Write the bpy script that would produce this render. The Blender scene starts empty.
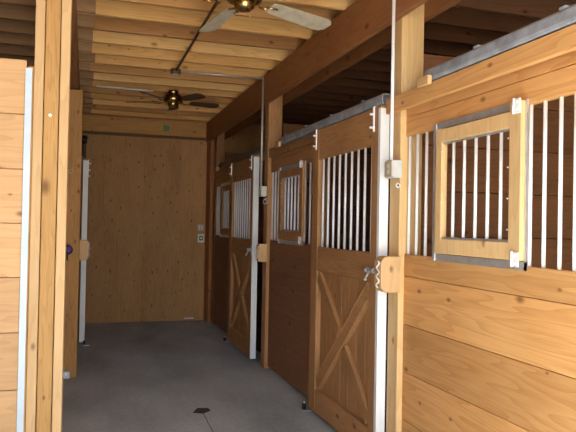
import bpy, bmesh, math, random
from mathutils import Vector, Matrix
random.seed(7)
sc = bpy.context.scene
C = sc.collection
PI = math.pi

# ------------------------------------------------------------------ materials
MATS = {}
def nt(m):
    m.use_nodes = True
    t = m.node_tree
    for n in list(t.nodes): t.nodes.remove(n)
    return t
def wood(key, light, dark, axis='z', knots=0.6, rough=0.62, grain=1.0, vary=0.22, spec=0.3, ks=1.0):
    """procedural softwood: stretched growth rings, fine fibre, knots, tone per board"""
    name = f'wood_{key}_{axis}'
    if name in MATS: return MATS[name]
    m = bpy.data.materials.new(name); MATS[name] = m
    t = nt(m); N = t.nodes; L = t.links
    def nd(ty, **kw):
        n = N.new(ty)
        for k, v in kw.items(): setattr(n, k, v)
        return n
    def math_(op, a, b=None):
        n = nd('ShaderNodeMath', operation=op)
        for i, v in enumerate((a, b)):
            if v is None: continue
            if isinstance(v, (int, float)): n.inputs[i].default_value = v
            else: L.new(v, n.inputs[i])
        return n.outputs[0]
    tc = nd('ShaderNodeTexCoord'); geo = nd('ShaderNodeNewGeometry'); oi = nd('ShaderNodeObjectInfo')
    isl = math_('FRACT', math_('ADD', geo.outputs['Random Per Island'], oi.outputs['Random']))
    off = nd('ShaderNodeCombineXYZ')
    L.new(math_('MULTIPLY', isl, 37.0), off.inputs[0]); L.new(math_('MULTIPLY', isl, 53.0), off.inputs[1]); L.new(math_('MULTIPLY', isl, 71.0), off.inputs[2])
    add = nd('ShaderNodeVectorMath', operation='ADD')
    L.new(tc.outputs['Object'], add.inputs[0]); L.new(off.outputs[0], add.inputs[1])
    def mapped(along, across):
        mp = nd('ShaderNodeMapping')
        s = [across]*3; s['xyz'.index(axis)] = along
        mp.inputs['Scale'].default_value = s
        L.new(add.outputs[0], mp.inputs['Vector'])
        return mp.outputs[0]
    # rings
    n1 = nd('ShaderNodeTexNoise'); n1.inputs['Scale'].default_value = 1.0; n1.inputs['Detail'].default_value = 2.0
    L.new(mapped(0.55*grain, 6.5*grain), n1.inputs['Vector'])
    ring = math_('FRACT', math_('MULTIPLY', n1.outputs['Fac'], 11.0))
    ring = math_('POWER', ring, 2.2)
    # fine fibre
    n2 = nd('ShaderNodeTexNoise'); n2.inputs['Scale'].default_value = 1.0; n2.inputs['Detail'].default_value = 4.0
    L.new(mapped(4.0, 110.0), n2.inputs['Vector'])
    # big blotch
    n3 = nd('ShaderNodeTexNoise'); n3.inputs['Scale'].default_value = 1.0; n3.inputs['Detail'].default_value = 3.0
    L.new(mapped(1.3, 3.5), n3.inputs['Vector'])
    f = math_('ADD', math_('MULTIPLY', ring, 0.24), math_('MULTIPLY', n2.outputs['Fac'], 0.42))
    f = math_('ADD', f, math_('MULTIPLY', math_('SUBTRACT', n3.outputs['Fac'], 0.5), 0.7))
    ramp = nd('ShaderNodeValToRGB'); r = ramp.color_ramp
    r.elements[0].position = 0.08; r.elements[0].color = (*light, 1)
    r.elements[1].position = 0.72; r.elements[1].color = (*dark, 1)
    L.new(f, ramp.inputs[0])
    # tone per board
    hsv = nd('ShaderNodeHueSaturation')
    L.new(ramp.outputs[0], hsv.inputs['Color'])
    L.new(math_('ADD', 1.0 - vary/2, math_('MULTIPLY', isl, vary)), hsv.inputs['Value'])
    col = hsv.outputs[0]
    # knots
    vo = nd('ShaderNodeTexVoronoi', voronoi_dimensions='2D'); vo.inputs['Scale'].default_value = 1.0; vo.inputs['Randomness'].default_value = 1.0
    sx = nd('ShaderNodeSeparateXYZ'); L.new(add.outputs[0], sx.inputs[0])
    ia = 'xyz'.index(axis); ob = [i for i in range(3) if i != ia]
    kv = nd('ShaderNodeCombineXYZ')
    L.new(math_('MULTIPLY', sx.outputs[ia], 2.4*ks), kv.inputs[0])
    L.new(math_('MULTIPLY', math_('ADD', sx.outputs[ob[0]], sx.outputs[ob[1]]), 4.2*ks), kv.inputs[1])
    L.new(kv.outputs[0], vo.inputs['Vector'])
    sep = nd('ShaderNodeSeparateColor'); L.new(vo.outputs['Color'], sep.inputs[0])
    sel = math_('LESS_THAN', sep.outputs[0], knots)
    kr = nd('ShaderNodeMapRange'); kr.inputs['From Min'].default_value = 0.03; kr.inputs['From Max'].default_value = 0.115
    kr.inputs['To Min'].default_value = 1.0; kr.inputs['To Max'].default_value = 0.0
    L.new(math_('DIVIDE', vo.outputs['Distance'], math_('ADD', 0.35, math_('MULTIPLY', sep.outputs[1], 0.9))), kr.inputs['Value'])
    kf = math_('MULTIPLY', math_('MULTIPLY', kr.outputs[0], sel), 0.8)
    mx = nd('ShaderNodeMix', data_type='RGBA')
    L.new(kf, mx.inputs[0]); L.new(col, mx.inputs[6]); mx.inputs[7].default_value = (dark[0]*.38, dark[1]*.3, dark[2]*.3, 1)
    b = nd('ShaderNodeBsdfPrincipled'); o = nd('ShaderNodeOutputMaterial')
    L.new(mx.outputs[2], b.inputs['Base Color']); b.inputs['Roughness'].default_value = rough
    b.inputs['Specular IOR Level'].default_value = spec
    bp = nd('ShaderNodeBump'); bp.inputs['Strength'].default_value = 0.25; bp.inputs['Distance'].default_value = 0.004
    L.new(f, bp.inputs['Height']); L.new(bp.outputs[0], b.inputs['Normal'])
    L.new(b.outputs[0], o.inputs[0])
    return m
def plain(name, col, rough=0.5, metal=0.0, noise=0.12, scale=30.0, bump=0.0, spec=0.5):
    if name in MATS: return MATS[name]
    m = bpy.data.materials.new(name); MATS[name] = m
    t = nt(m); N = t.nodes; L = t.links
    tc = N.new('ShaderNodeTexCoord'); n = N.new('ShaderNodeTexNoise')
    n.inputs['Scale'].default_value = scale; n.inputs['Detail'].default_value = 4
    L.new(tc.outputs['Object'], n.inputs['Vector'])
    r = N.new('ShaderNodeValToRGB')
    r.color_ramp.elements[0].position = .3; r.color_ramp.elements[1].position = .7
    r.color_ramp.elements[0].color = (*[c*(1-noise) for c in col], 1)
    r.color_ramp.elements[1].color = (*[min(1, c*(1+noise)) for c in col], 1)
    L.new(n.outputs['Fac'], r.inputs[0])
    b = N.new('ShaderNodeBsdfPrincipled'); o = N.new('ShaderNodeOutputMaterial')
    L.new(r.outputs[0], b.inputs['Base Color'])
    b.inputs['Roughness'].default_value = rough; b.inputs['Metallic'].default_value = metal
    b.inputs['Specular IOR Level'].default_value = spec
    if bump:
        bp = N.new('ShaderNodeBump'); bp.inputs['Strength'].default_value = bump; bp.inputs['Distance'].default_value = .01
        L.new(n.outputs['Fac'], bp.inputs['Height']); L.new(bp.outputs[0], b.inputs['Normal'])
    L.new(b.outputs[0], o.inputs[0])
    return m
def concrete():
    m = bpy.data.materials.new('concrete'); t = nt(m); N = t.nodes; L = t.links
    tc = N.new('ShaderNodeTexCoord')
    a = N.new('ShaderNodeTexNoise'); a.inputs['Scale'].default_value = 1.6; a.inputs['Detail'].default_value = 6
    b_ = N.new('ShaderNodeTexNoise'); b_.inputs['Scale'].default_value = 24; b_.inputs['Detail'].default_value = 5
    mp = N.new('ShaderNodeMapping'); mp.inputs['Scale'].default_value = (1, .45, 1)
    L.new(tc.outputs['Object'], mp.inputs[0]); L.new(mp.outputs[0], a.inputs['Vector']); L.new(tc.outputs['Object'], b_.inputs['Vector'])
    mx = N.new('ShaderNodeMath'); mx.operation = 'ADD'
    k = N.new('ShaderNodeMath'); k.operation = 'MULTIPLY'; k.inputs[1].default_value = .4
    L.new(b_.outputs['Fac'], k.inputs[0]); L.new(a.outputs['Fac'], mx.inputs[0]); L.new(k.outputs[0], mx.inputs[1])
    r = N.new('ShaderNodeValToRGB'); e = r.color_ramp.elements
    e[0].position = .45; e[0].color = (*FLOOR_D, 1); e[1].position = .95; e[1].color = (*FLOOR_L, 1)
    L.new(mx.outputs[0], r.inputs[0])
    p = N.new('ShaderNodeBsdfPrincipled'); p.inputs['Roughness'].default_value = .7; p.inputs['Specular IOR Level'].default_value = .25
    bp = N.new('ShaderNodeBump'); bp.inputs['Strength'].default_value = .15; bp.inputs['Distance'].default_value = .01
    L.new(b_.outputs['Fac'], bp.inputs['Height']); L.new(bp.outputs[0], p.inputs['Normal'])
    o = N.new('ShaderNodeOutputMaterial'); L.new(r.outputs[0], p.inputs['Base Color']); L.new(p.outputs[0], o.inputs[0])
    return m
FLOOR_D = (.33, .395, .435); FLOOR_L = (.68, .77, .83)

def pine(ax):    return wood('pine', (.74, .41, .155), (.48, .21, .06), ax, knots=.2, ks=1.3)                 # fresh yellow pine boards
def post_w(ax):  return wood('post', (.62, .34, .115), (.36, .165, .05), ax, knots=.3, grain=1.6, ks=1.6)
def panel(ax):   return wood('panel', (.62, .38, .19), (.45, .25, .105), ax, knots=.25, ks=1.2)
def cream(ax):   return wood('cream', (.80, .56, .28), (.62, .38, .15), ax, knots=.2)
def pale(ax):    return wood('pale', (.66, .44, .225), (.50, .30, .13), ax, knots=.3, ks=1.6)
def redfir(ax):  return wood('fir', (.50, .275, .12), (.27, .13, .052), ax, knots=.4, grain=1.7)        # stained door timber; on the second post it stands in for shade
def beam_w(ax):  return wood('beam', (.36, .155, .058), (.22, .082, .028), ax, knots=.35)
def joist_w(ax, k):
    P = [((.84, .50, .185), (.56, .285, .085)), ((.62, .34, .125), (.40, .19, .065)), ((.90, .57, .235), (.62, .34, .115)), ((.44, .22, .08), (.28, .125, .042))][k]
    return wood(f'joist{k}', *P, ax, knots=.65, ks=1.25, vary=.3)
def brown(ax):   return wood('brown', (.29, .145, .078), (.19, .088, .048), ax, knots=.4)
def mid(ax):     return wood('mid', (.46, .25, .10), (.31, .15, .055), ax, knots=.4)
def ply(ax):     return wood('ply', (.53, .29, .115), (.31, .155, .056), ax, knots=.75, vary=.12, ks=1.7, grain=1.5)
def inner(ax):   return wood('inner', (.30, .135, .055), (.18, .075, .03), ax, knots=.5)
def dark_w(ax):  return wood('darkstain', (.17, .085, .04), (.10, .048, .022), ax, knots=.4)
galv = plain('galvanised_steel', (.66, .70, .74), .42, .75, .10, 18)
bar_m = plain('zinc_bar', (.93, .95, .97), .28, .0, .04, 40, spec=.9)
channel_m = plain('steel_channel', (.88, .92, .95), .45, .0, .05, 8)
track_m = plain('weathered_zinc', (.33, .37, .43), .55, .3, .25, 14)
emt = plain('conduit_zinc', (.74, .74, .73), .4, .6, .06, 30)
emt_dark = plain('backlit_conduit', (.17, .105, .06), .5, .4, .15, 30)  # brown tone stands in for conduit seen against the light
box_m = plain('outlet_box_grey', (.72, .72, .70), .5, .2, .06, 20)
black_m = plain('black_iron', (.02, .021, .024), .5, .6, .2, 40)
brass = plain('polished_brass', (.52, .36, .14), .25, 1.0, .12, 20)
blade_l = plain('washed_blade', (.52, .46, .34), .5, 0, .16, 14)
blade_d = plain('brown_blade', (.10, .05, .025), .5, 0, .2, 14)
white_m = plain('white_plastic', (.75, .74, .68), .4, 0, .03, 10)
green_m = plain('green_plastic', (.08, .26, .10), .4, 0, .1, 30)
purple_m = plain('purple_plastic', (.085, .04, .16), .45, 0, .2, 30)
rope_m = plain('tan_rope', (.55, .42, .22), .8, 0, .2, 60)
rust_m = plain('copper_tip', (.34, .10, .05), .4, .6, .2, 60)
ground_m = plain('pale_gravel', (.46, .40, .32), .9, 0, .25, 6, .3)
dirt_m = plain('stall_dirt', (.085, .06, .045), .95, 0, .3, 5, .3)

# ------------------------------------------------------------------ mesh helpers
class MB:
    def __init__(s): s.bm = bmesh.new()
    def box(s, x0, x1, y0, y1, z0, z1, bev=0.0):
        x0, x1 = min(x0, x1), max(x0, x1); y0, y1 = min(y0, y1), max(y0, y1); z0, z1 = min(z0, z1), max(z0, z1)
        b = bmesh.new()
        bmesh.ops.create_cube(b, size=1.0)
        for v in b.verts:
            v.co = Vector(((x0+x1)/2+v.co.x*(x1-x0), (y0+y1)/2+v.co.y*(y1-y0), (z0+z1)/2+v.co.z*(z1-z0)))
        if bev: bmesh.ops.bevel(b, geom=b.edges[:], offset=bev, segments=1, affect='EDGES', clamp_overlap=True)
        s.join(b); return s
    def join(s, b):
        me = bpy.data.meshes.new('tmp'); b.to_mesh(me); b.free(); s.bm.from_mesh(me); bpy.data.meshes.remove(me)
    def bar(s, a, b, w, d, side=(1, 0, 0), bev=0.0):
        """rectangular bar from a to b: width w in the plane, depth d along side"""
        a, b = Vector(a), Vector(b); t = (b-a); ln = t.length; t.normalize()
        n = Vector(side).normalized(); u = t.cross(n).normalized()
        bb = bmesh.new(); bmesh.ops.create_cube(bb, size=1.0)
        M = Matrix((t, u, n)).transposed()
        for v in bb.verts: v.co = M @ Vector((v.co.x*ln, v.co.y*w, v.co.z*d)) + (a+b)/2
        if bev: bmesh.ops.bevel(bb, geom=bb.edges[:], offset=bev, segments=1, affect='EDGES', clamp_overlap=True)
        s.join(bb); return s
    def cyl(s, a, b, r, n=12, r2=None):
        a, b = Vector(a), Vector(b); t = b-a; ln = t.length
        bb = bmesh.new(); bmesh.ops.create_cone(bb, cap_ends=True, segments=n, radius1=r, radius2=r if r2 is None else r2, depth=ln)
        q = Vector((0, 0, 1)).rotation_difference(t.normalized()).to_matrix()
        for v in bb.verts: v.co = q @ v.co + (a+b)/2
        for f in bb.faces: f.smooth = len(f.verts) == 4
        s.join(bb); return s
    def tube(s, pts, r, n=8):
        pts = [Vector(p) for p in pts]
        for i in range(len(pts)-1): s.cyl(pts[i], pts[i+1], r, n)
        for p in pts[1:-1]: s.ball(p, r*1.02, n)
        return s
    def ball(s, c, r, n=10, sc3=(1, 1, 1)):
        bb = bmesh.new(); bmesh.ops.create_uvsphere(bb, u_segments=n, v_segments=max(5, n//2), radius=r)
        for v in bb.verts: v.co = Vector((v.co.x*sc3[0], v.co.y*sc3[1], v.co.z*sc3[2])) + Vector(c)
        for f in bb.faces: f.smooth = True
        s.join(bb); return s
    def lathe(s, c, prof, n=20):
        bb = bmesh.new(); rings = []
        for r, z in prof:
            rings.append([bb.verts.new((c[0]+r*math.cos(2*PI*i/n), c[1]+r*math.sin(2*PI*i/n), c[2]+z)) for i in range(n)])
        for A, B in zip(rings, rings[1:]):
            for i in range(n):
                f = bb.faces.new((A[i], A[(i+1) % n], B[(i+1) % n], B[i])); f.smooth = True
        bb.faces.new(rings[0][::-1]); bb.faces.new(rings[-1])
        bmesh.ops.recalc_face_normals(bb, faces=bb.faces[:])
        s.join(bb); return s
    def prism(s, pts, vec, bev=0.0):
        bb = bmesh.new(); v = Vector(vec)
        A = [bb.verts.new(p) for p in pts]; B = [bb.verts.new(Vector(p)+v) for p in pts]
        n = len(pts); bb.faces.new(A); bb.faces.new(B[::-1])
        for i in range(n): bb.faces.new((A[i], B[i], B[(i+1) % n], A[(i+1) % n]))
        bmesh.ops.recalc_face_normals(bb, faces=bb.faces[:])
        if bev: bmesh.ops.bevel(bb, geom=bb.edges[:], offset=bev, segments=1, affect='EDGES', clamp_overlap=True)
        s.join(bb); return s
    def torus(s, c, R, r, axis='y', n=16, m=6):
        bb = bmesh.new(); rings = []
        for i in range(n):
            a = 2*PI*i/n; ring = []
            for j in range(m):
                b = 2*PI*j/m; rr = R+r*math.cos(b); p = (rr*math.cos(a), rr*math.sin(a), r*math.sin(b))
                p = {'z': p, 'y': (p[0], p[2], p[1]), 'x': (p[2], p[0], p[1])}[axis]
                ring.append(bb.verts.new(Vector(p)+Vector(c)))
            rings.append(ring)
        for i in range(n):
            A, B = rings[i], rings[(i+1) % n]
            for j in range(m):
                f = bb.faces.new((A[j], A[(j+1) % m], B[(j+1) % m], B[j])); f.smooth = True
        bmesh.ops.recalc_face_normals(bb, faces=bb.faces[:])
        s.join(bb); return s
    def build(s, name, mat, parent=None, loc=None, label=None):
        """world-space mesh -> one object; origin moves to loc (top level) or to the thing's base (part)"""
        base = Vector(loc) if loc is not None else Vector((0, 0, 0))
        if parent is not None:
            p = parent
            while p.parent: p = p.parent
            base = Vector(p.location)
        for v in s.bm.verts: v.co -= base
        me = bpy.data.meshes.new(name); s.bm.to_mesh(me); s.bm.free()
        me.materials.append(mat)
        o = bpy.data.objects.new(name, me); C.objects.link(o)
        if parent is not None: o.parent = parent
        else: o.location = base
        if label: o['label'] = label
        return o
def tag(o, label, cat, group=None):
    o['label'] = label; o['category'] = cat
    if group: o['group'] = group
    return o
def thing(name, loc, label, cat, group=None):
    o = bpy.data.objects.new(name, None); o.empty_display_size = .1; C.objects.link(o); o.location = loc
    return tag(o, label, cat, group)
def struct(name, mb, mat):
    o = mb.build(name, mat); o['kind'] = 'structure'; return o

# ------------------------------------------------------------------ layout (metres; Y runs down the aisle)
PITCH = 3.17
BACK = 10.6
PX = 1.93          # aisle face of right posts
FX = 1.968         # aisle face of right stall fronts
BEAM0, BEAM1 = 2.96, 3.29
JT = 3.525         # top of joists

# ---- setting
m = MB()
m.box(-4.0, 5.6, -.6, BACK+.1, -.12, 0)
floor = struct('floor', m, concrete())
m = MB().box(-40, 40, -45, 60, -.30, -.13); struct('ground', m, ground_m)
m = MB().box(2.12, 5.55, .5, BACK, 0.0, .012); m.box(-3.95, -.35, 3.75, BACK, 0.0, .012)
struct('floor_stalls', m, dirt_m)
m = MB()
x = -4.0
while x < 5.6:
    m.box(x, min(x+.19, 5.6), -.6, BACK+.1, JT, JT+.025); x += .193
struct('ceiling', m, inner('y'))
# back wall : wide vertical boards
m = MB(); x = -4.0; k = 0
while x < 5.6:
    w = .61
    m.box(x, min(x+w, 5.6), BACK, BACK+.03, 0, JT); x += w
struct('wall_back', m, ply('z'))
m = MB(); z = 0
while z < JT-.01:
    m.box(5.56, 5.6, .4, BACK, z+.002, min(z+.303, JT)); z += .305
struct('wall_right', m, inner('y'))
m = MB(); z = 0
while z < JT-.01:
    m.box(-4.0, -3.96, -.6, BACK, z+.002, min(z+.303, JT)); z += .305
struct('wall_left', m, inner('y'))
# unseen end wall, added to keep light out of the right stalls
m = MB(); z = 0
while z < JT-.01:
    m.box(1.97, 5.6, .36, .40, z+.002, min(z+.303, JT)); z += .305
struct('light_block_right', m, pine('x'))
m = MB(); z = 0
while z < JT-.01:
    m.box(-4.0, -1.25, -.6, -.56, z+.002, min(z+.303, JT)); z += .305
struct('light_block_left', m, pine('x'))  # added unseen wall that cuts light on the left partition and joists
# left stall fronts, seen edge-on
m = MB(); z = .02
while z < 2.42:
    m.box(-.262, -.222, 3.91, BACK, z, min(z+.303, 2.43)); z += .305
struct('wall_aisle', m, pine('y'))
# partitions between the right-hand stalls
for k in (0, 1, 2):
    m = MB(); y = 3.78+PITCH*k; z = .02
    while z < 2.5:
        m.box(2.12, 5.55, y, y+.04, z, z+.300, .002); z += .305
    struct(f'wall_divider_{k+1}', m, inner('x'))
# header trim over the back wall
m = MB().box(-.10, 1.88, BACK-.045, BACK, 3.035, 3.285, .003); struct('trim_1', m, post_w('x'))
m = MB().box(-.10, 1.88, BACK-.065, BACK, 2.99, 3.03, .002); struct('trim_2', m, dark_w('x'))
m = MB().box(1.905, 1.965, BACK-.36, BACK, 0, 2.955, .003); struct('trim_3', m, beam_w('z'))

# ---- beams
def beam(xs, label, th=.085):
    t = thing('ceiling_beam', (sum(xs)/2, 5, BEAM0), label, 'beam')
    a, b = xs
    MB().box(a, a+th, -.5, BACK, BEAM0, BEAM1, .004).build('ply', beam_w('y'), t)
    MB().box(b-th, b, -.5, BACK, BEAM0+.012, BEAM1, .004).build('ply', beam_w('y'), t)
    return t
beam((1.885, 2.135), 'double-ply brown beam along the top of the right-hand posts', .043)
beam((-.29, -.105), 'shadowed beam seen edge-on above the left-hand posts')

# ---- joists
ORD = ['first', 'second', 'third', 'fourth', 'fifth', 'sixth', 'seventh', 'eighth', 'ninth', 'tenth', 'eleventh', 'twelfth', 'thirteenth',
       'fourteenth', 'fifteenth', 'sixteenth', 'seventeenth', 'eighteenth', 'nineteenth', 'twentieth', 'twenty-first', 'twenty-second',
       'twenty-third', 'twenty-fourth', 'twenty-fifth', 'twenty-sixth']
JY = [4.599+.4146*k for k in range(14, -12, -1)]
TONE = [0, 1, 2, 0, 1, 0, 2, 1, 0, 0, 2, 3, 0, 1, 2, 0, 1, 3, 0, 2, 0, 1, 2, 0, 1, 0]
for i, y in enumerate(JY):
    if y < -.5: continue
    rj = random.Random(i)
    dz = rj.uniform(-.006, .006)
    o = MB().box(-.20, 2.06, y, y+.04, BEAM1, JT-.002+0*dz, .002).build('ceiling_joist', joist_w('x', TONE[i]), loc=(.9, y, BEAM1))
    tag(o, f'pine joist over the aisle, {ORD[i]} from the back wall', 'joist', 'joists over the aisle')
    o = MB().box(1.93, 5.55, y+.042, y+.082, BEAM1, JT-.002, .002).build('ceiling_joist', brown('x'), loc=(3.7, y+.04, BEAM1))  # brown wood stands in for the shade above the right stalls
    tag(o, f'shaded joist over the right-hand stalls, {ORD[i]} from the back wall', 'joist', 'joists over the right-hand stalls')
    o = MB().box(-3.95, .02+rj.uniform(-.02, .04), y-.042, y-.002, BEAM1, JT-.002, .002).build('ceiling_joist', wood('lap', (.44, .265, .14), (.28, .15, .07), 'x', knots=.6), loc=(-2, y-.04, BEAM1))  # tone darkened to stand in for shade over the left stalls
    tag(o, f'joist over the left-hand stalls, its end lapped past the beam, {ORD[i]} from the back wall', 'joist', 'joists over the left-hand stalls')

# ---- posts
def post(x0, x1, y0, y1, label, mat=None, ply3=False, z1=BEAM0):
    t = thing('wooden_post', ((x0+x1)/2, (y0+y1)/2, 0), label, 'post', 'posts along the aisle')
    if ply3:
        w = (x1-x0)
        MB().box(x0, x0+w*.27, y0, y1, 0, z1, .003).build('ply', pale('z'), t)
        MB().box(x0+w*.27+.004, x1-w*.27-.004, y0+.016, y1, 0, z1, .003).build('ply', wood('core', (.50, .29, .10), (.30, .15, .045), 'z', knots=.35, grain=2.2), t)
        MB().box(x1-w*.27, x1, y0, y1, 0, z1, .003).build('ply', pale('z'), t)
    else:
        MB().box(x0, x1, y0, y1, 0, z1, .004).build('shaft', mat or post_w('z'), t)
    return t
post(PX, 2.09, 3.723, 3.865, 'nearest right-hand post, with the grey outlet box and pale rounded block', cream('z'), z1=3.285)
post(PX, 2.09, 3.723+PITCH, 3.865+PITCH, 'second right-hand post, between the two sliding doors', redfir('z'), z1=3.285)  # darker wood used in place of the shade on this post
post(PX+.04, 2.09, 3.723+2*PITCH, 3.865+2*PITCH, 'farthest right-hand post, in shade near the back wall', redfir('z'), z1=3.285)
lp = post(-.285, -.102, 3.723, 3.865, 'big three-ply post in the left foreground beside the steel-edged partition', ply3=True)
lp2 = post(-.215, -.055, 6.93, 7.07, 'narrow post behind the big left foreground post, with purple knob and ring', post_w('z'))

# ---- stall fronts on the right
def stall_front(k, label):
    o = PITCH*k
    ya, yb = 2.03+o, 3.722+o
    if k == 2: ya, yb = 8.60, 10.062
    t = thing('stall_front', (FX, (ya+yb)/2, 0), label, 'stall front', 'barred stall fronts on the right')
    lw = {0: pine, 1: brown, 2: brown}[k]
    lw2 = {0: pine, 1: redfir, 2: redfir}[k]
    m = MB(); zs = [.03, .37, .675, .98, 1.287, 1.43]
    for z0, z1 in zip(zs, zs[1:]): m.box(FX, FX+.038, ya, yb, z0+.0015, z1-.0015, .003)
    m.build('lower_boards', lw('y'), t)
    m = MB().box(FX, FX+.038, ya, yb, 2.19, 2.31, .003).box(FX, FX+.038, ya, yb, 2.313, 2.44, .003)
    m.build('top_rail', lw2('y'), t)
    m = MB().box(FX, FX+.038, ya, ya+.075, 1.43, 2.19, .003); m.build('end_stile', lw2('z'), t)
    bx = FX+.019
    ys = [3.70, 3.599, 3.486, 2.521, 2.424, 2.321, 2.23, 2.135]
    if k == 1: ys = [3.70, 3.589, 3.484, 3.379, 2.445, 2.335, 2.23, 2.13]
    for y in ys:
        y += o
        if y > ya+.08 and y < yb: MB().cyl((bx, y, 1.41), (bx, y, 2.21), .0095, 10).build('bar', bar_m, t)
    if k == 2:
        for y in (9.99, 9.88, 9.0, 8.89, 8.78): MB().cyl((bx, y, 1.41), (bx, y, 2.21), .0095, 10).build('bar', bar_m, t)
    # feed door: wood frame in a galvanised surround
    s = o if k < 2 else o-.10
    f0, f1 = 2.525+s, 3.302+s
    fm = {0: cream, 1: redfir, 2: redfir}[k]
    gx = FX-.012
    m = MB()
    m.box(gx, FX, f0-.012, f1+.045, 1.41, 1.45); m.box(gx, FX, f0+.07, f1+.045, 2.178, 2.215)
    m.box(gx-.004, FX+.03, f1+.018, f1+.045, 1.41, 2.215); m.box(gx, FX-.001, f0-.012, f0-.004, 1.41, 2.215)
    m.build('steel_surround', galv, t)
    m = MB()
    m.box(gx-.022, FX+.012, f0, f0+.088, 1.455, 2.21, .003)
    m.box(gx-.016, FX+.012, f1-.066, f1, 1.455, 2.175, .003)
    m.box(gx-.018, FX+.012, f0+.088, f1-.066, 1.455, 1.54, .003)
    m.box(gx-.018, FX+.012, f0+.088, f1-.066, 2.092, 2.17, .003)
    fd = m.build('feed_door', fm('z'), t)
    for i in range(5):
        y = 2.712+.1078*i+s
        MB().cyl((FX-.006, y, 1.53), (FX-.006, y, 2.10), .0092, 10).build('bar', bar_m, fd)
    MB().box(FX-.022, FX-.012, f0+.09, f1-.07, 1.54, 1.551).build('retaining_strip', galv, fd)
    MB().box(FX-.022, FX-.012, f0+.09, f1-.07, 2.081, 2.092).build('retaining_strip', galv, fd)
    for z in (1.425, 2.15):
        m = MB().box(gx-.030, gx-.022, f0+.002, f0+.045, z, z+.07, .002); m.cyl((gx-.030, f0+.047, z), (gx-.030, f0+.047, z+.074), .007, 8)
        for q in (.018, .055): m.ball((gx-.031, f0+.022, z+q), .006, 8)
        m.build('hinge', bar_m, fd)
    for z in (1.6, 1.75, 1.9, 2.04):
        MB().ball((gx-.017, f1-.07, z), .005, 6).build('screw', galv, fd); MB().ball((gx-.024, f0+.092, z), .005, 6).build('screw', galv, fd)
    return t
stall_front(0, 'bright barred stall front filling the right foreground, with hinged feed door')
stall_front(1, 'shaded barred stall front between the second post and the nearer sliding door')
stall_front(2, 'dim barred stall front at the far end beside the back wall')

# ---- header boards and tracks
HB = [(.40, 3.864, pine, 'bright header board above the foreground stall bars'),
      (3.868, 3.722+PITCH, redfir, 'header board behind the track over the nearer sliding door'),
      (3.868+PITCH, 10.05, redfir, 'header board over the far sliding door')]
for a, b, w, lab in HB:
    hx = (1.892, PX-.001) if a < 1 else (1.9375, FX-.001)
    o = MB().box(*hx, a, b, 2.352, 2.45, .003).build('header_board', w('y'), loc=(hx[0], (a+b)/2, 2.352))
    tag(o, lab, 'board', 'header boards along the right side')
def track(a, b, z, label, x0=1.868, x1=1.93, chunk=True, mat=None):
    t = thing('door_track', ((x0+x1)/2, (a+b)/2, z), label, 'door track', 'sliding door tracks')
    h = .072; mt = mat or track_m
    # C-section, slot underneath
    pr = [(x0+.018, a, z), (x0+.006, a, z+.004), (x0, a, z+.016), (x0, a, z+h-.014), (x0+.012, a, z+h), (x1-.012, a, z+h), (x1, a, z+h-.014), (x1, a, z+.012),
          (x1-.006, a, z+.004), (x1-.018, a, z), (x1-.018, a, z+.006), (x1-.008, a, z+.012), (x1-.007, a, z+h-.014), (x1-.015, a, z+h-.007), (x0+.015, a, z+h-.007), (x0+.007, a, z+h-.014), (x0+.007, a, z+.014), (x0+.018, a, z+.006)]
    MB().prism(pr, (0, b-a, 0)).build('rail', mt, t)
    y = a+.3
    while y < b-.1:
        m = MB().box(x0-.004, x1+.002, y, y+.04, z+h-.004, z+h+.006); m.box(x1-.002, x1+.006, y, y+.04, z+.01, z+h+.006)
        m.build('bracket', mt, t); y += .62
    if chunk:
        MB().box(x0-.034, x0-.006, b-.10, b+.03, z-.030, z+.022, .004).build('stop_block', pale('y'), t)
    return t
track(.62, 3.32, 2.452, 'grey steel track sloping across the upper right above the foreground bars')
track(3.875, 6.27, 2.425, 'grey steel track carrying the nearer sliding door')
track(7.06, 9.44, 2.425, 'shaded steel track carrying the far sliding door', mat=plain('brown_track', (.13, .095, .07), .6, .3, .25, 14))  # darker and browner than the other two tracks

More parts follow.
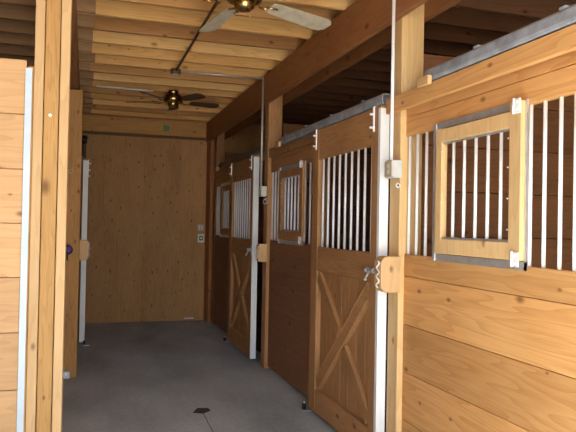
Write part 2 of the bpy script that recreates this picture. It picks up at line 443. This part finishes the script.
# ---- sliding doors
def stall_door(y0, y1, x0, label, side=1, wmat=redfir, zt=2.42):
    """x0: aisle face, body goes to x0+side*.06; y0 near edge carries the steel channel"""
    xb = x0+side*.06
    X = lambda d: x0+side*d
    t = thing('stall_door', ((x0+xb)/2, (y0+y1)/2, 0.03), label, 'stall door', 'sliding stall doors')
    W = wmat
    zb = .035
    ys0, ys1 = y0+.006, y1
    MB().box(x0, xb, ys0, ys0+.128, zb, zt, .004).build('stile', W('z'), t)
    MB().box(x0, xb, ys1-.15, ys1, zb, zt, .004).build('stile', W('z'), t)
    a, b = ys0+.128, ys1-.15
    MB().box(X(.004), X(.056), a, b, 2.165, zt-.004, .003).build('top_rail', W('y'), t)
    MB().box(X(.004), X(.056), a, b, 1.225, 1.425, .003).build('middle_rail', W('y'), t)
    MB().box(X(.004), X(.056), a, b, zb, .225, .003).build('bottom_rail', W('y'), t)
    m = MB(); n = 7; w = (b-a)/n
    for i in range(n): m.box(X(.042), X(.054), a+i*w+.001, a+(i+1)*w-.001, .225, 1.225, .003)
    m.build('panel', W('z'), t)
    # braces
    lo, hi = .225, 1.225
    sd = (side, 0, 0); xm = X(.0235); ew = .05
    A = (xm, b-.02, lo+.045); B = (xm, a+.02, hi-.045)
    MB().bar(A, B, .098, .036, sd, .003).build('brace', W('y'), t)
    mid = Vector(((A[0]+B[0])/2, (A[1]+B[1])/2, (A[2]+B[2])/2))
    T = Vector((xm, b-.02, hi-.045)); Bt = Vector((xm, a+.02, lo+.045))
    d = (Bt-T).normalized()
    MB().bar(T, mid-d*.075, .098, .034, sd, .003).build('brace', W('y'), t)
    MB().bar(mid+d*.075, Bt, .098, .034, sd, .003).build('brace', W('y'), t)
    n = 9
    for i in range(n):
        y = a+.05+(b-a-.10)*i/(n-1)
        MB().cyl((X(.03), y, 1.415), (X(.03), y, 2.175), .0095, 10).build('bar', bar_m, t)
    # steel channel on the near edge
    m = MB().box(X(-.003), X(.063), y0-.002, y0+.006, zb, zt-.02); m.box(X(-.003), X(0), y0, y0+.03, zb, zt-.02); m.box(X(.06), X(.063), y0, y0+.03, zb, zt-.02)
    m.build('edge_channel', channel_m, t)
    # hangers
    for y in (ys0+.095, ys1-.10):
        m = MB().box(X(-.010), X(-.001), y-.009, y+.009, zt-.17, zt+.003, .001)
        for z in (zt-.05, zt-.14): m.cyl((X(-.034), y, z), (X(0), y, z), .008, 8)
        m.box(X(-.010), X(.03), y-.012, y+.012, zt, zt+.003)
        m.build('hanger', bar_m, t)
    # latch
    m = MB().box(X(-.008), X(0), y0+.02, y0+.17, 1.285, 1.325, .002)
    m.cyl((X(-.016), y0-.05, 1.305), (X(-.016), y0+.19, 1.305), .008, 8)
    m.cyl((X(-.016), y0+.10, 1.305), (X(-.05), y0+.10, 1.25), .007, 8); m.ball((X(-.05), y0+.10, 1.245), .012, 8)
    for y in (y0+.04, y0+.15): m.torus((X(-.016), y, 1.305), .013, .005, 'y', 12, 6)
    m.box(X(-.012), X(-.003), y0-.004, y0+.03, 1.26, 1.35, .002)
    lt = m.build('latch', galv, t)
    m = MB().cyl((X(-.016), y0+.19, 1.305), (X(-.016), y0+.235, 1.308), .011, 8, .006); m.build('latch_tip', rust_m, lt)
    return t
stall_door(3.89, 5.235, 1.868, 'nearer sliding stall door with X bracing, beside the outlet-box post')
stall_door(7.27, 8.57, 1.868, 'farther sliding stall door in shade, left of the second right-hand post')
stall_door(8.75, 10.05, .016, 'left-hand stall door seen edge-on as a pale steel strip', side=-1, wmat=post_w, zt=2.42)
# hardware over the left door
t = thing('door_hanger', (-.04, 8.70, 2.44), 'black iron roller hanger above the left-hand stall door', 'door hanger')
m = MB().box(-.05, -.015, 8.70, 8.712, 2.425, 2.62, .002); m.build('strap', black_m, t)
m = MB().cyl((-.075, 8.71, 2.665), (-.005, 8.71, 2.665), .055, 16); m.build('roller', black_m, t)
o = MB().box(-.12, -.056, 8.79, 10.4, 2.62, 2.70).box(-.15, -.12, 9.0, 9.06, 2.62, 2.9725).box(-.15, -.12, 10.2, 10.26, 2.62, 2.9725).build('door_track', dark_w('y'), loc=(-.09, 9.6, 2.62)); tag(o, 'dark rail above the left-hand stall door', 'door track')

# floor guides at the far bottom corner of each sliding door
def guide(y, x, label):
    t = thing('floor_guide', (x, y, 0), label, 'door guide', 'door guides bolted to the floor')
    MB().box(x-.03, x+.05, y-.04, y+.04, 0, .008, .001).build('base', galv, t)
    m = MB().cyl((x-.012, y, .006), (x-.012, y, .062), .016, 10); m.build('roller', black_m, t)
    m = MB().ball((x-.012, y, .066), .010, 8); m.build('bolt', bar_m, t)
guide(5.27, 1.855, 'small steel door guide on the floor at the nearer sliding door')
guide(8.60, 1.855, 'small steel door guide on the floor at the farther sliding door')
guide(8.71, .03, 'small steel door guide on the floor under the left-hand door')

# ---- rounded latch blocks on the posts, each with a chain
def block(y, xa, xb, z0, z1, side, label, depth=.10):
    r = abs(xb-xa)*.36; s = 1 if xb > xa else -1
    t = thing('latch_block', (xb, y+.05, z0), label, 'wooden block', 'rounded blocks on the posts')
    pts = [(xb, y, z0), ]
    for i in range(7):
        a = -PI/2-(PI/2)*i/6
        pts.append((xa+s*(r+math.cos(a)*r), y, z0+r+math.sin(a)*r))
    for i in range(7):
        a = PI-(PI/2)*i/6
        pts.append((xa+s*(r+math.cos(a)*r), y, z1-r+math.sin(a)*r))
    pts.append((xb, y, z1))
    MB().prism(pts, (0, depth, 0), .003).build('body', pale('z'), t)
    # wavy keeper wire on the aisle-side edge
    w = []
    for i in range(15):
        z = z0+.03+(z1-z0-.06)*i/14
        w.append((xa-s*.006, y+depth*.35+.022*math.sin(i*1.35), z))
    MB().tube(w, .005, 6).build('keeper_wire', bar_m, t)
block(3.69, 1.79, PX-.001, 1.185, 1.415, 1, 'pale rounded block bolted to the nearest right-hand post by the door latch')
block(3.69+PITCH, 1.83, PX-.001, 1.19, 1.39, 1, 'rounded block on the second right-hand post by the far door latch')
block(6.94, .035, -.0552, 1.20, 1.41, -1, 'rounded block sticking out of the narrow left post by the pale steel strip')

# ---- things on the left posts
o = MB().torus((-.158, 6.915, 2.115), .022, .006, 'y', 16, 6).cyl((-.158, 6.93, 2.14), (-.158, 6.905, 2.137), .006, 8).build('ring_bolt', rope_m, loc=(-.172, 6.92, 2.115))
tag(o, 'small pale ring screwed into the narrow left post', 'ring')
t = thing('hook_knob', (-.168, 6.9, 1.31), 'round purple knob fixed to the narrow left post', 'knob')
MB().cyl((-.168, 6.9302, 1.31), (-.168, 6.90, 1.31), .02, 12).ball((-.168, 6.885, 1.31), .052, 14, (1, .5, 1)).build('knob', purple_m, t)
MB().tube([(-.168, 6.895, 1.27), (-.172, 6.90, 1.22), (-.164, 6.905, 1.20)], .007, 6).build('tail', black_m, t)
t = thing('post_bracket', (-.17, 6.9, 0), 'small steel foot bracket at the base of the narrow left post', 'bracket')
MB().box(-.205, -.12, 6.90, 6.929, 0, .075, .004).build('plate', galv, t)
MB().cyl((-.155, 6.895, .045), (-.155, 6.90, .045), .012, 8).build('bolt', bar_m, t)
o = MB().cyl((-.198, 3.722, 2.178), (-.198, 3.731, 2.178), .010, 10).build('nail_head', white_m, loc=(-.198, 3.725, 2.178))
tag(o, 'pale nail head in the middle ply of the left foreground post', 'nail')

# ---- left partition with steel edge
t = thing('stall_partition', (-1.2, 3.72, 0), 'boarded partition with bright steel edge at the far left foreground', 'partition')
m = MB(); zs = [.02, .085, .39, .695, 1.0, 1.295, 1.585, 1.875, 2.17, 2.465]
for a, b in zip(zs, zs[1:]): m.box(-3.95, -.322, 3.70, 3.74, a+.0015, b-.0015, .003)
m.build('boards', panel('x'), t)
MB().box(-.322, -.316, 3.69, 3.75, .01, 2.42).box(-.325, -.292, 3.688, 3.695, .01, 2.42).box(-.325, -.292, 3.745, 3.752, .01, 2.42).build('edge_channel', plain('blue_zinc', (.50, .60, .70), .5, .1, .08, 8), t)
MB().box(-.315, -.287, 3.724, 3.74, .01, 2.44, .003).build('side_strip', post_w('z'), t)

# ---- electrics
def conduit(pts, r, mat, label):
    o = MB().tube(pts, r, 8).build('electrical_conduit', mat, loc=pts[0]); return tag(o, label, 'conduit', 'metal conduits')
conduit([(1.872, 3.735, 3.28), (1.872, 3.735, 2.035)], .0115, bar_m, 'thin pale conduit running down the nearest right-hand post to its box')
conduit([(.905, -.3, 3.272), (.905, 6.998, 3.272)], .013, emt_dark, 'dark conduit running along under the joists between the two fans')
conduit([(.966, 7.05, 3.272), (1.871, 7.05, 3.272), (1.871, 6.95, 3.255), (1.871, 6.95, 2.035)], .011, emt, 'conduit crossing under the joists then down the second post')
conduit([(.09, 8.235, 3.275), (.78, 8.235, 3.275)], .010, bar_m, 'short pale tube under the joists left of the far fan')
def outlet(y, x0, z, label, w=.095):
    t = thing('outlet_box', (x0+.03, y+w/2, z), label, 'electrical box', 'outlet boxes on the posts')
    MB().box(x0, PX-.0005, y, y+w, z, z+.115, .006).build('housing', box_m, t)
    m = MB().box(x0-.006, x0, y+.006, y+w-.006, z+.006, z+.109, .003); c = m.build('cover', cover_reflection, t)
    MB().cyl((x0-.008, y+w/2, z+.075), (x0-.004, y+w/2, z+.075), .014, 10).cyl((x0-.008, y+w/2, z+.038), (x0-.004, y+w/2, z+.038), .014, 10).build('sockets', white_m, c)
cover_reflection = plain('box_cover', (.62, .55, .42), .5, 0, .05, 20)  # tan colour stands in for wood reflected in the cover
outlet(3.69, 1.862, 1.92, 'grey outlet box at the conduit end on the nearest right-hand post', .115)
outlet(3.735+PITCH, 1.862, 1.92, 'grey outlet box on the second right-hand post')
o = MB().torus((1.915, 3.72, 1.872), .013, .004, 'y', 12, 6).cyl((1.929, 3.722, 1.872), (1.938, 3.73, 1.872), .004, 6).build('ring_bolt', bar_m, loc=(1.92, 3.72, 1.872)); tag(o, 'tiny steel ring below the outlet box on the nearest post', 'ring')
o = MB().torus((1.90, 6.875, 1.86), .024, .005, 'y', 14, 6).cyl((1.90, 6.88, 1.89), (1.93, 6.895, 1.90), .005, 6).build('ring_bolt', galv, loc=(1.90, 6.88, 1.86)); tag(o, 'steel ring below the outlet box on the second post', 'ring')

# back-wall switches
t = thing('switch_plate', (1.81, BACK-.01, 1.47), 'white double switch plate on the back wall above the green-centred box', 'switch')
MB().box(1.775, 1.875, BACK-.008, BACK, 1.48, 1.59, .002).build('plate', plain('plate_grey', (.5, .45, .36), .5), t)
for x in (1.792, 1.838): MB().box(x, x+.022, BACK-.018, BACK-.008, 1.50, 1.575, .003).build('toggle', white_m, t)
t = thing('socket_box', (1.83, BACK-.01, 1.3), 'small white box with green centre on the back wall below the switches', 'socket')
MB().box(1.78, 1.885, BACK-.03, BACK, 1.29, 1.43, .004).build('body', white_m, t)
MB().box(1.80, 1.865, BACK-.034, BACK-.03, 1.325, 1.40, .002).build('panel', green_m, t)
MB().box(1.815, 1.85, BACK-.037, BACK-.034, 1.35, 1.375, .001).build('socket', white_m, t)
t = thing('door_hook', (1.9, BACK-.01, 1.2), 'tiny hook and eye on the back wall beside the corner', 'hook')
MB().tube([(1.885, BACK, 1.25), (1.885, BACK-.03, 1.25), (1.90, BACK-.03, 1.19)], .007, 6).build('hook', rope_m, t)
o = MB().box(1.58, 1.74, BACK-.02, BACK, .03, .048, .003).build('foot_strip', bar_m, loc=(1.66, BACK, .03)); tag(o, 'short bright strip at the foot of the back wall', 'metal strip')  # thin pale strip low on the back wall
o = MB().box(1.17, 1.27, BACK-.05, BACK-.0445, 3.10, 3.20, .002).build('header_tag', green_m, loc=(1.22, BACK, 3.1)); tag(o, 'small green tag on the header over the back wall', 'tag')

# ---- fans
def fan(x, y, z, ang, R, w, bm_, body, label, drop, nb=5):
    t = thing('ceiling_fan', (x, y, BEAM1), label, 'ceiling fan')
    m = MB().lathe((x, y, z), [(.012, -.055), (.04, -.05), (.066, -.03), (.07, -.005), (.068, .0)], 24); m.build('switch_housing', body, t)
    m = MB().lathe((x, y, z), [(.07, .001), (.115, .012), (.125, .05), (.12, .09), (.07, .115), (.03, .12)], 24); m.build('motor', body, t)
    m = MB().cyl((x, y, z+.115), (x, y, BEAM1-.03), .014, 12); m.build('rod', body, t)
    m = MB().lathe((x, y, BEAM1), [(.03, -.06), (.065, -.03), (.07, -.001)], 20); m.build('canopy', body, t)
    for i in range(nb):
        a = math.radians(ang+360/nb*i); ca, sa = math.cos(a), math.sin(a)
        bb = bmesh.new()
        prof = [(.22, .045), (.27, .058), (.45, .066), (R-.08, w/2), (R-.03, w/2-.012), (R, w/2-.04)]
        top = [(r, h) for r, h in prof]+[(r, -h) for r, h in reversed(prof)]
        pts = []
        for r, h in top:
            zz = z+.022-h*.24
            pts.append((x+r*ca-h*sa, y+r*sa+h*ca, zz))
        MB().prism(pts, (0, 0, .008)).build('blade', bm_, t)
        m = MB(); P = lambda r, h, dz: (x+r*ca-h*sa, y+r*sa+h*ca, z+dz)
        m.tube([P(.10, 0, .02), P(.15, .012, .006), P(.20, .03, .014), P(.27, .03, .026)], .006, 6)
        m.tube([P(.15, .012, .006), P(.20, -.03, .006), P(.27, -.03, .014)], .006, 6)
        m.build('blade_iron', body, t)
    m = MB().cyl((x+.04, y, z-.045), (x+.04, y, z-.045-drop), .002, 5); m.ball((x+.04, y, z-.05-drop), .009, 8); m.build('pull_chain', body, t)
    return t
fan(.96, 4.08, 3.055, 26, .80, .155, blade_l, brass, 'near brass ceiling fan with pale blades at the top of the picture', .03)
fan(1.03, 8.22, 3.13, 10, .62, .14, blade_d, brass, 'far ceiling fan with dark blades hanging near the back wall', .10)
t = thing('junction_box', (.905, 7.05, 3.24), 'small round junction box where the conduits meet under the joists', 'electrical box')
MB().lathe((.905, 7.06, 3.235), [(.05, 0), (.055, .01), (.055, .0555)], 16).build('body', emt_dark, t)
MB().lathe((.905, 7.06, 3.229), [(.045, 0), (.05, .006)], 16).build('cover', emt, t)

# crack and stain in the concrete
m = MB().prism([(.90, 5.42, .0), (.98, 5.38, .0), (1.06, 5.45, .0), (1.05, 5.53, .0), (.96, 5.55, .0)], (0, 0, .0012))
o = m.build('floor_stain', plain('stain', (.05, .047, .045), .8, 0, .3, 30), loc=(.98, 5.46, 0)); tag(o, 'dark oily spot on the concrete floor of the aisle', 'stain')

w_ = random.Random(3); px, py = .985, 5.38; pts = []
for i in range(9):
    pts.append((px+w_.uniform(-.008, .008)-.004*i, py)); py -= .13
m = MB()
for (ax_, ay_), (bx_, by_) in zip(pts, pts[1:]): m.prism([(ax_-.003, ay_, 0), (ax_+.003, ay_, 0), (bx_+.003, by_, 0), (bx_-.003, by_, 0)], (0, 0, .001))
o = m.build('floor_crack', plain('crack', (.06, .058, .055), .9, 0, .3, 30), loc=(.97, 4.9, 0)); tag(o, 'thin crack running towards the viewer from the dark spot on the floor', 'crack')

# ------------------------------------------------------------------ camera
f_, yaw, pit, rol = 640.0, .3060, .01483, .0189
F = Vector((math.sin(yaw)*math.cos(pit), math.cos(yaw)*math.cos(pit), math.sin(pit)))
R0 = Vector((math.cos(yaw), -math.sin(yaw), 0)); U0 = R0.cross(F)
R_ = math.cos(rol)*R0+math.sin(rol)*U0; U_ = -math.sin(rol)*R0+math.cos(rol)*U0
cam = bpy.data.cameras.new('camera'); co = bpy.data.objects.new('camera', cam); C.objects.link(co)
cam.sensor_fit = 'HORIZONTAL'; cam.sensor_width = 36.0; cam.lens = f_/576*36.0; cam.clip_start = .05
co.matrix_world = Matrix(((R_.x, U_.x, -F.x, 0), (R_.y, U_.y, -F.y, 0), (R_.z, U_.z, -F.z, 1.6), (0, 0, 0, 1)))
sc.camera = co

# ------------------------------------------------------------------ light: daylight through the open front behind the camera
w = bpy.data.worlds.new('sky'); sc.world = w; w.use_nodes = True
t = w.node_tree
for n in list(t.nodes): t.nodes.remove(n)
sky = t.nodes.new('ShaderNodeTexSky'); sky.sky_type = 'HOSEK_WILKIE'; sky.turbidity = 3.0; sky.ground_albedo = .4
sky.sun_direction = Vector((-.35, -.70, .85)).normalized()
mixn = t.nodes.new('ShaderNodeMix'); mixn.data_type = 'RGBA'; mixn.inputs[0].default_value = .55
t.links.new(sky.outputs[0], mixn.inputs[6]); mixn.inputs[7].default_value = (.96, .98, .99, 1)
bg = t.nodes.new('ShaderNodeBackground'); bg.inputs['Strength'].default_value = 1.0
wo = t.nodes.new('ShaderNodeOutputWorld')
t.links.new(mixn.outputs[2], bg.inputs[0]); t.links.new(bg.outputs[0], wo.inputs[0])
sl = bpy.data.lights.new('sun', 'SUN'); sl.energy = 4.0; sl.angle = math.radians(1.0); sl.color = (1, .95, .86)
so = bpy.data.objects.new('sun', sl); C.objects.link(so)
so.rotation_euler = Vector((.35, .70, -.95)).to_track_quat('-Z', 'Y').to_euler()

sc.view_settings.view_transform = 'Standard'; sc.view_settings.look = 'None'
sc.view_settings.gamma = 1.0; sc.view_settings.exposure = 3.2; sc.view_settings.use_curve_mapping = False
sc.cycles.max_bounces = 10; sc.cycles.diffuse_bounces = 6
